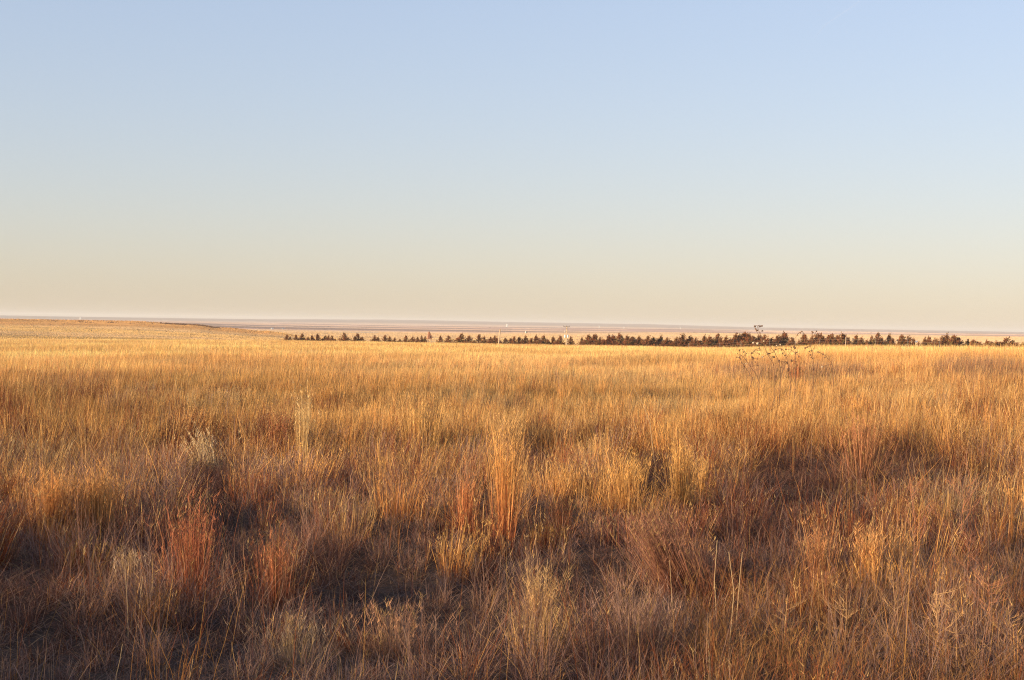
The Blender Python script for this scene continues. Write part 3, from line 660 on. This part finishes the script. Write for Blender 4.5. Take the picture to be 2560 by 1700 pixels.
CED = [(717,836),(726,841),(742,837),(755,833),(767,842),(778,838),(791,834),(809,838),(819,838),(834,838),(865,831),(885,840),(897,834),(905,841),(937,838),(946,842),(961,838),(975,840),(987,844),(1000,847),(1016,838),(1033,841),(1042,842),(1055,839),(1063,841),(1099,839),(1121,838),(1148,832),(1172,838),(1196,836),(1212,840),(1227,841),(1239,838),(1263,844),(1277,845),
(1284,841),(1295,841),(1315,838),(1337,838),(1360,838),(1380,841),(1402,838),(1428,840),(1453,843),(1470,836),(1486,836),(1502,842),(1520,837),(1535,837),(1551,833),(1567,838),(1581,840),(1594,840),(1616,838),(1635,842),(1653,839),(1670,843),(1687,843),(1708,833),(1724,839),(1741,843),(1757,838),(1776,839),(1794,834),(1811,840),(1834,833),(1844,836),(1860,829),(1869,833),(1882,838),(1901,838),(1914,836),
(1925,843),(1943,838),(1963,829),(1982,843),(2012,833),(2036,831),(2055,835),(2064,834),(2074,837),(2091,838),(2108,832),(2126,843),(2141,836),(2153,842),(2179,839),(2194,832),(2205,843),(2219,835),(2233,844),(2253,835),(2270,839),(2286,846),(2308,843),(2324,840),(2340,844),(2352,837),(2363,834),(2383,836),(2396,844),(2432,848),(2454,854),(2470,850),(2494,852),(2507,842),(2527,852),(2546,856),(2557,856)]
LMK = [(700, 'left end of the row'), (1072, 'wedge-topped wooden stand'), (1250, 'bare wooden post'), (1417, 'utility pole'), (1887, 'tallest sunflower'), (2115, 'pale fence post'), (2400, 'twin far trees')]
_g = []
for (u0, v0), (u1, v1) in zip(CED[:-1], CED[1:]):      # low trees filling the row
    if 1450 < u0 < 2560 or (u1 - u0 > 16 and 1180 < u0 < 1400): _g.append(((u0 + u1) / 2 + .7, max(v0, v1) + (7 if u0 < 2380 else 1)))
CED = sorted(CED + _g)
ORD = ['first', 'second', 'third', 'fourth', 'fifth', 'sixth', 'seventh', 'eighth', 'ninth', 'tenth', 'eleventh', 'twelfth', 'thirteenth', 'fourteenth', 'fifteenth', 'sixteenth', 'seventeenth', 'eighteenth', 'nineteenth', 'twentieth', 'twenty-first', 'twenty-second', 'twenty-third', 'twenty-fourth', 'twenty-fifth', 'twenty-sixth', 'twenty-seventh', 'twenty-eighth', 'twenty-ninth', 'thirtieth', 'thirty-first', 'thirty-second']
_t = ['', '', 'twenty', 'thirty', 'fortieth', 'fiftieth', 'sixtieth', 'seventieth']; _c = {4: 'forty', 5: 'fifty', 6: 'sixty', 7: 'seventy'}
for q in range(33, 80):
    a_, b_ = divmod(q, 10); ORD.append((_t[a_] if a_ > 3 else 'thirtieth') if b_ == 0 else (_c.get(a_) or 'thirty') + '-' + ORD[b_ - 1])
cnt = {}
for i, (u, v) in enumerate(CED):
    rs = random.Random(i * 3 + 1)
    d = float(np.interp(u, [700, 1300, 1900, 2560], [440, 420, 395, 400])) + rs.uniform(-4, 4)
    P = at(u, d); h = z_at(u, v, d) - P.z
    h = max(1.1, h)
    root = empty('cedar_tree', P, rs.uniform(0, 6.28) if rs.random() < .4 else rs.uniform(-.5, .5))
    s = h / 3.0; s *= .96; wx = s * rs.uniform(1.7, 2.5) * (1.3 if 1480 < u < 2110 else (1.5 if u > 2380 else 1.0)) * (1.12 if h < 3 else 1)
    root.scale = (wx, wx, s)
    cr, tr = variants[rs.randrange(len(variants))]
    link('crown', cr, root); link('trunk', tr, root)
    lm = [q for q in LMK if q[0] <= u][-1]; cnt[lm] = cnt.get(lm, 0) + 1
    sz = 'tall' if h > 3.9 else ('small' if h < 2.6 else 'middling')
    o_ = ORD[cnt[lm] - 1]
    lab = f'{sz} dark cedar, {o_} tree ' + ('from the ' if 'left end' in lm[1] else 'to the right of the ') + lm[1]
    tag(root, lab, 'tree', 'cedars in the windbreak row')

# ------------------------------------------------------------------ utility pole
d = 372; P = at(1417, d); P.z = float(terrain(np.array([P.x]), np.array([P.y]))[0])
ztop = z_at(1418, 815.5, d) - P.z
pole = empty('utility_pole', P, -.25); tag(pole, 'wooden utility pole with crossarm and two pale transformers in front of the cedars', 'utility pole')
MB().tube([(0, 0, -.3), (0, 0, ztop * .5), (0, 0, ztop)], [.19, .16, .12], 10).build('pole', M_wood, pole)
arm = MB().box((0, -.17, ztop - .10), (.80, .05, .06)); arm.tube([(-.8, -.17, ztop - .1), (-.8, -.17, ztop + .1)], .05); arm.build('crossarm', M_steel, pole)
MB().tube([(-.55, -.2, ztop - .12), (0, -.16, ztop - .75)], .03, 5).tube([(.55, -.2, ztop - .12), (0, -.16, ztop - .75)], .03, 5).build('brace', M_steel, pole)
for sx in (-.72, 0, .72):
    MB().tube([(sx, -.17, ztop - .04), (sx, -.17, ztop + .07), (sx, -.17, ztop + .15)], [.05, .07, .03], 7).build('insulator', M_steel, pole)
for sx in (-.36, .36):
    zc = z_at(1417, 840.5, d) - P.z
    tr_ = MB().tube([(sx, -.22, zc - .36), (sx, -.22, zc - .32), (sx, -.22, zc + .30), (sx, -.22, zc + .37)], [.19, .21, .21, .14], 12).build('transformer', M_can, pole)
    MB().tube([(sx, -.22, zc + .37), (sx, -.22, zc + .55)], [.05, .03], 6).build('bushing', M_steel, tr_)
MB().box((0, -.17, z_at(1417, 829.5, d) - P.z), (.42, .04, .05)).build('lower_arm', M_steel, pole)
for sx in (-.4, .15, .4):
    zc = z_at(1417, 828, d) - P.z
    MB().tube([(sx, -.2, zc - .3), (sx, -.2, zc + .28)], [.06, .04], 6).build('fuse_cutout', M_can if sx < 0 else M_wood, pole)

d = 350; P = at(1247, d); o = MB()
tp = Vector((at(1251, d).x, at(1251, d).y, z_at(1251, 823, d))) - P
o.tube([(0, 0, -.2), tp * .5, tp], [.17, .15, .13], 9)
o = o.build('wooden_post', M_wood); o.location = P; tag(o, 'bare pale wooden post standing in front of the cedars left of the utility pole', 'post')

# wedge-topped stand
d = 385; P = at(1074, d); st = empty('wooden_stand', P, .25); tag(st, 'wedge-topped wooden stand on pale legs among the left cedars', 'stand')
pxm = d / F
zt = z_at(1073, 830, d) - P.z; zb = z_at(1073, 847.5, d) - P.z; zm = z_at(1073, 842, d) - P.z
prof_ = [(-.55, zb), (.62, zb), (.66, zm - .05), (-.12, zt), (-.28, zt)]
vs = [(x, -.45, z) for x, z in prof_] + [(x, .45, z) for x, z in prof_]
MB().faces(vs, [[0, 1, 2, 3, 4], [9, 8, 7, 6, 5], [4, 9, 5, 0], [1, 0, 5, 6]]).build('cabin', M_oldwood, st)
vs2 = [(.70, -.5, zm - .14), (-.12, -.5, zt + .04), (-.12, .5, zt + .04), (.70, .5, zm - .14), (.70, -.5, zm - .02), (-.12, -.5, zt + .16), (-.12, .5, zt + .16), (.70, .5, zm - .02)]
MB().faces(vs2, [[0, 1, 2, 3], [7, 6, 5, 4], [0, 4, 5, 1], [2, 6, 7, 3], [1, 5, 6, 2], [3, 7, 4, 0]]).build('roof', M_darkwood, st)
MB().faces([(.02, -.46, zb + .3), (.42, -.46, zb + .3), (.42, -.46, zm - .1), (.02, -.46, zm + .5), (.02, -.44, zb + .3), (.42, -.44, zb + .3), (.42, -.44, zm - .1), (.02, -.44, zm + .5)], [[0, 1, 2, 3], [7, 6, 5, 4], [0, 4, 5, 1], [2, 6, 7, 3]]).build('shutter', M_darkwood, st)
for lx in (-.4, .5):
    for ly in (-.36, .36):
        MB().box((lx, ly, zb / 2 - .1), (.06, .06, zb / 2 + .1)).build('leg', M_wood, st)

# wire fence behind the brow
fe = empty('wire_fence', at(1930, 150)); tag(fe, 'sagging wire fence with thin posts in front of the right-hand cedars', 'fence')
fp = []
for u in (1722, 1800, 1853, 1925, 1990, 2050, 2115, 2190, 2270, 2350):
    d = float(np.interp(u, [1700, 2400], [205, 150])); P = at(u, d); tall = 1.28 if u != 2115 else 1.45
    MB().tube([P - fe.location + Vector((0, 0, -.2)), P - fe.location + Vector((.02, 0, tall))], [.055, .045] if u == 2115 else [.03, .028], 6).build('post', M_wood if u in (2115, 1853) else M_steel, fe); fp.append(P - fe.location)
for hz in (1.18, .88, .55):
    pts = []
    for i, p_ in enumerate(fp):
        pts.append(p_ + Vector((0, -.05, hz)))
        if i < len(fp) - 1: pts.append(p_.lerp(fp[i + 1], .5) + Vector((0, -.05, hz - .05)))
    MB().tube(pts, .004, 4).build('wire', M_wood, fe)

# ------------------------------------------------------------------ far farmsteads, trees, towers
def gable_house(u, v, wpx, hpx, d, mat, label, name='farm_building', cat='building', roofm=None, rz=.5):
    P = at(u, d); w = wpx * d / F; h = hpx * d / F; r = empty(name, P, rz); tag(r, label, cat)
    l_, dd = w / 2, w * .33
    MB().box((0, 0, h * .3 - .3), (l_, dd, h * .3 + .3)).build('wall', mat, r)
    z0 = h * .6; MB().faces([(-l_ * 1.05, -dd * 1.1, z0), (l_ * 1.05, -dd * 1.1, z0), (l_ * 1.05, dd * 1.1, z0), (-l_ * 1.05, dd * 1.1, z0), (-l_ * 1.05, 0, h), (l_ * 1.05, 0, h)], [[0, 1, 5, 4], [2, 3, 4, 5], [0, 4, 3], [1, 2, 5], [3, 2, 1, 0]]).build('roof', roofm or M_grey, r)
    return r
def tower(u, v, wpx, hpx, d, mat, label, name='grain_silo', cat='silo', cone=True):
    P = at(u, d); w = wpx * d / F / 2; h = hpx * d / F; r = empty(name, P); tag(r, label, cat)
    MB().tube([(0, 0, -1), (0, 0, h * .85)], w, 14).build('drum', mat, r)
    MB().tube([(0, 0, h * .85), (0, 0, h * .93), (0, 0, h)], [w * 1.03, w * .6, w * .12], 14).build('cap', M_grey, r)
def far_tree(u, wpx, hpx, d, label):
    P = at(u, d); h = hpx * d / F; w = wpx * d / F; r = empty('far_tree', P); tag(r, label, 'tree')
    n = 260; rs = rng; B = Blades(); a = rs.uniform(0, 2 * PI, n); q = np.sqrt(rs.random(n)); zz = rs.uniform(.15, 1, n)
    rad = w * .5 * np.sqrt(np.clip(1 - (zz * 1.6 - .85) ** 2, .05, 1)) * q * (1 + .3 * np.sin(a * 3))
    c = np.array([.07, .055, .04]) * rs.uniform(.7, 1.4, (n, 1))
    B.add(np.stack([rad * np.sin(a), rad * np.cos(a), zz * h * .86], 1), h * .16, h * .10, a, rs.uniform(.1, 1, n), 0, c, c * 1.2, 1)
    link('crown', B.mesh('crown', M_cedar), r); MB().tube([(0, 0, -.4), (0, 0, h * .5)], [h * .045, h * .025], 6).build('trunk', M_bark, r)
tower(201, 0, 3, 6.5, 6100, M_white, 'small white tower far away on the left skyline')
gable_house(681, 0, 6, 4, 3400, M_white, 'small white farmhouse on the plain beyond the left end of the cedars')
far_tree(677, 4, 3.5, 3420, 'dark bush beside the small white farmhouse')
gable_house(708, 0, 5, 2.5, 3500, M_grey, 'small dark shed right of the white farmhouse', name='shed', cat='shed')
far_tree(537, 5, 5, 2100, 'dark tree beyond the eroded bank, left of its smaller neighbour')
far_tree(543, 3, 3, 2110, 'smaller dark bush right beside the tree beyond the eroded bank')
far_tree(575, 5, 2, 2600, 'low far thicket left of the white farmhouse')
far_tree(457, 3, 2.5, 2600, 'tiny far bush right above the eroded bank')
gable_house(1265, 0, 4, 3, 9000, M_white, 'long white shed at the foot of the pale elevator', name='shed', cat='shed')
tower(1268, 0, 4, 9, 8800, M_white, 'pale grain elevator in the haze above the bare wooden post', name='grain_elevator', cat='grain elevator')
tower(1315, 0, 2.2, 6, 3300, M_white, 'white silo on the plain between the bare post and the utility pole')
far_tree(1317.5, 3.2, 5.5, 3280, 'dark tree right beside the white silo on the plain')
for i, (u, hp, lab) in enumerate(((1498, 7, 'first pale mast in the haze right of the utility pole'), (1560, 5, 'second pale mast in the haze right of the utility pole'), (1701, 6, 'third pale mast in the haze, farthest right of the three'))):
    P = at(u, 8600); t_ = empty('far_mast', P); tag(t_, lab, 'mast', 'pale masts on the far plain')
    hm = hp * 8600 / F; MB().tube([(0, 0, -1), (0, 0, hm)], [2.6, 1.6], 8).build('shaft', M_white, t_); MB().box((0, 0, hm + .8), (2.6, 2.6, 1.4)).build('top', M_white, t_)
far_tree(1862, 5, 8, 1900, 'dark rounded tree at the farmstead above the right-hand cedars')
far_tree(1871, 5, 4, 1910, 'low farmstead tree right of the dark rounded one')
gable_house(1869, 0, 4, 3.6, 1880, M_white, 'white shed between the farmstead trees', name='shed', cat='shed')
gable_house(1875.5, 0, 5.5, 4.6, 1870, M_white, 'bright white farmhouse above the right-hand cedars')
tower(2267, 0, 2, 8, 2600, M_white, 'slender white silo above the cedars on the right')
gable_house(2291, 0, 8, 4, 2600, M_white, 'long white barn beside the slender white silo', name='barn', cat='barn', roofm=M_white)
far_tree(2400.5, 3.4, 8, 2200, 'left one of the pair of dark trees on the right plain')
far_tree(2404.5, 3.2, 7.4, 2210, 'right one of the pair of dark trees on the right plain')
far_tree(2411, 4, 2.5, 2200, 'low bush right of the pair of dark trees')
tower(2418, 0, 4.5, 8, 900, M_grey, 'grey metal bin behind the cedars near the right edge', name='grain_bin', cat='grain bin')
far_tree(2411, 6, 5.5, 880, 'grey-green bush left of the grey metal bin')
for i, (u, w_, h_, d_x, lab) in enumerate(((1651, 5, 2.2, 3600, 'low dark thicket on the pink plain, right of centre'), (1735, 4, 2.6, 4200, 'tiny dark thicket on the mauve field right of centre'), (1225, 6, 2.2, 5200, 'low thicket on the far field above the bare wooden post'), (1083, 2.4, 3, 1700, 'lone round bush on the pasture right of the wooden stand'), (2178, 4, 2.2, 5200, 'tiny thicket on the mauve rise above the right cedars'), (822, 3, 2, 4300, 'tiny bush on the mauve field above the left cedars'))):
    far_tree(u, w_, h_, d_x, lab)
# scrub on the eroded bank of the left hill
B = Blades(); n = 9000
uu = np.concatenate([rng.uniform(400, 548, n // 2), rng.normal(220, 90, n // 5), rng.uniform(60, 640, n - n // 2 - n // 5)])
dk = np.concatenate([rng.normal(835, 9, n // 2), rng.normal(800, 14, n // 5), rng.uniform(600, 870, n - n // 2 - n // 5)])
xs = (uu - 1280) / F * dk; ys = dk
keep = rng.random(n) < np.concatenate([sstep(.25, .5, fbm(uu[:n // 2] / 9, dk[:n // 2] / 20, 7, 2)), sstep(.55, .7, fbm(uu[n // 2:] / 25, dk[n // 2:] / 9, 9, 2))])
xs, ys = xs[keep], ys[keep]; c = np.array([.12, .075, .05]) * rng.uniform(.6, 1.6, (len(xs), 1))
B.add(np.stack([xs, ys, terrain(xs, ys) - .05], 1), rng.uniform(.25, .75, len(xs)), rng.uniform(.2, .5, len(xs)), rng.uniform(0, 6.28, len(xs)), rng.uniform(0, .8, len(xs)), 0, c, c * 1.2, 1)
tag(link('scrub', B.mesh('scrub', M_cedar)), 'dark low scrub along the eroded bank of the left hill', 'scrub', kind='stuff')
# pale dirt tracks
def track(name, pts, w, c, ):
    V = []; Fc = []
    P_ = [at(u, d) for u, d in pts]; out_ = []
    for a_, b_ in zip(P_[:-1], P_[1:]):
        for t in np.linspace(0, 1, 24, endpoint=False): out_.append(a_.lerp(b_, t))
    out_.append(P_[-1])
    for i, p_ in enumerate(out_):
        t = (out_[min(i + 1, len(out_) - 1)] - out_[max(i - 1, 0)]); t.z = 0; t.normalize(); s_ = Vector((t.y, -t.x, 0)) * w
        for q in (-1, 1):
            v_ = p_ + s_ * q; v_.z = float(terrain(np.array([v_.x]), np.array([v_.y]))[0]) + .25; V.append(tuple(v_))
    Fc = [[2 * i, 2 * i + 1, 2 * i + 3, 2 * i + 2] for i in range(len(out_) - 1)]
    me = bpy.data.meshes.new(name); me.from_pydata(V, [], Fc); me.materials.append(c); tag(link(name, me), kind='structure')
M_track = plain_mat('pale_dirt_track', (.62, .48, .34), (.74, .60, .44), .02)
track('dirt_road', [(2440, 1900), (2500, 1500), (2550, 1150), (2700, 900)], 3.5, M_track)
track('dirt_road', [(2200, 2500), (2290, 2450), (2420, 2500)], 8, M_track)
track('dry_pond', [(880, 2950), (902, 2800)], 40, M_track)
track('dry_pond', [(1378, 5200), (1390, 5150)], 120, M_track)

# contrail high up on the right
ct = MB(); pts = []
for (u, v, r_) in ((2148, 2, 9), (2135, 14, 11), (2110, 30, 12), (2085, 47, 12), (2064, 62, 10), (2045, 84, 6), (2036, 100, 2)):
    ry = px_ray(u, v); h = math.hypot(ry.x, ry.y); pts.append(((ry.x / h * 22000, ry.y / h * 22000, CAM_Z + ry.z / h * 22000), r_))
ct.tube([q[0] for q in pts], [q[1] * 1.1 for q in pts], 10)
m, nt, out = new_mat('ice_vapour'); N = nt.nodes.new; l = nt.links.new
tr_ = N('ShaderNodeBsdfTransparent'); df = N('ShaderNodeBsdfDiffuse'); df.inputs[0].default_value = (1, 1, 1, 1); mx = N('ShaderNodeMixShader'); mx.inputs[0].default_value = .012
l(tr_.outputs[0], mx.inputs[1]); l(df.outputs[0], mx.inputs[2]); l(mx.outputs[0], out.inputs[0])
tag(ct.build('contrail', m), 'faint thin contrail high in the sky at the upper right', 'contrail')

# ------------------------------------------------------------------ haze
VS = 'DISTANCE'
hb = MB(); hb.box((0, 9000, -157), (17000, 15500, 197))
m, nt, out = new_mat('air_haze'); N = nt.nodes.new; l = nt.links.new
pv = N('ShaderNodeVolumePrincipled'); pv.inputs['Color'].default_value = (.97, .95, .92, 1); pv.inputs['Density'].default_value = 8.5e-5; pv.inputs['Anisotropy'].default_value = .0
l(pv.outputs[0], out.inputs[1])
m.cycles.homogeneous_volume = True; m.cycles.volume_sampling = VS

tag(hb.build('haze', m), kind='stuff')

# ------------------------------------------------------------------ light, sky, camera
w = bpy.data.worlds.new("World"); bpy.context.scene.world = w; w.use_nodes = True; nt = w.node_tree; nt.nodes.clear()
N = nt.nodes.new; l = nt.links.new
sk = N('ShaderNodeTexSky'); sk.sky_type = 'NISHITA'; sk.sun_disc = False; sk.sun_elevation = SUN_EL; sk.sun_rotation = SUN_AZ
sk.altitude = 200; sk.air_density = 1.5; sk.dust_density = .2; sk.ozone_density = 2.0
bg = N('ShaderNodeBackground'); bg.inputs[1].default_value = .106; wo = N('ShaderNodeOutputWorld')
hs = N('ShaderNodeHueSaturation'); hs.inputs['Saturation'].default_value = 1.0
mt = N('ShaderNodeMix'); mt.data_type = 'RGBA'; mt.blend_type = 'MULTIPLY'; mt.inputs[0].default_value = 1; mt.inputs[7].default_value = (5.14, 5.41, 7.15, 1)
pm = N('ShaderNodeMix'); pm.data_type = 'RGBA'; pm.blend_type = 'MULTIPLY'; pm.inputs[0].default_value = 1; pm.inputs[7].default_value = (.11, .11, .11, 1)
gm = N('ShaderNodeGamma'); gm.inputs[1].default_value = .5
l(sk.outputs[0], pm.inputs[6]); l(pm.outputs[2], gm.inputs[0]); l(gm.outputs[0], hs.inputs['Color']); l(hs.outputs[0], mt.inputs[6]); l(mt.outputs[2], bg.inputs[0]); l(bg.outputs[0], wo.inputs[0])
sl = bpy.data.lights.new('sun', 'SUN'); sl.energy = 5.0; sl.angle = math.radians(.5); sl.color = (1.0, .755, .45)
so = bpy.data.objects.new('sun', sl); col.objects.link(so)
so.rotation_euler = Vector(SUNV).to_track_quat('Z', 'Y').to_euler()
cam = bpy.data.cameras.new('camera'); co = bpy.data.objects.new('camera', cam); col.objects.link(co)
cam.sensor_width = 36; cam.lens = F / 2560 * 36; cam.clip_end = 120000; cam.clip_start = .1
co.matrix_world = Matrix.Translation((0, 0, CAM_Z)) @ camM
sc = bpy.context.scene; sc.camera = co
sc.view_settings.view_transform = 'Standard'; sc.view_settings.look = 'None'; sc.view_settings.exposure = 0.85; sc.view_settings.gamma = 1
cy = sc.cycles; cy.max_bounces = 4; cy.diffuse_bounces = 3; cy.glossy_bounces = 1; cy.transmission_bounces = 2; cy.transparent_max_bounces = 8; cy.volume_bounces = 0
cy.filter_width = 1.15; cy.use_denoising = True; cy.denoiser = 'OPENIMAGEDENOISE'; cy.denoising_input_passes = 'RGB_ALBEDO_NORMAL'; cy.denoising_prefilter = 'NONE'
sc.render.engine = 'CYCLES'
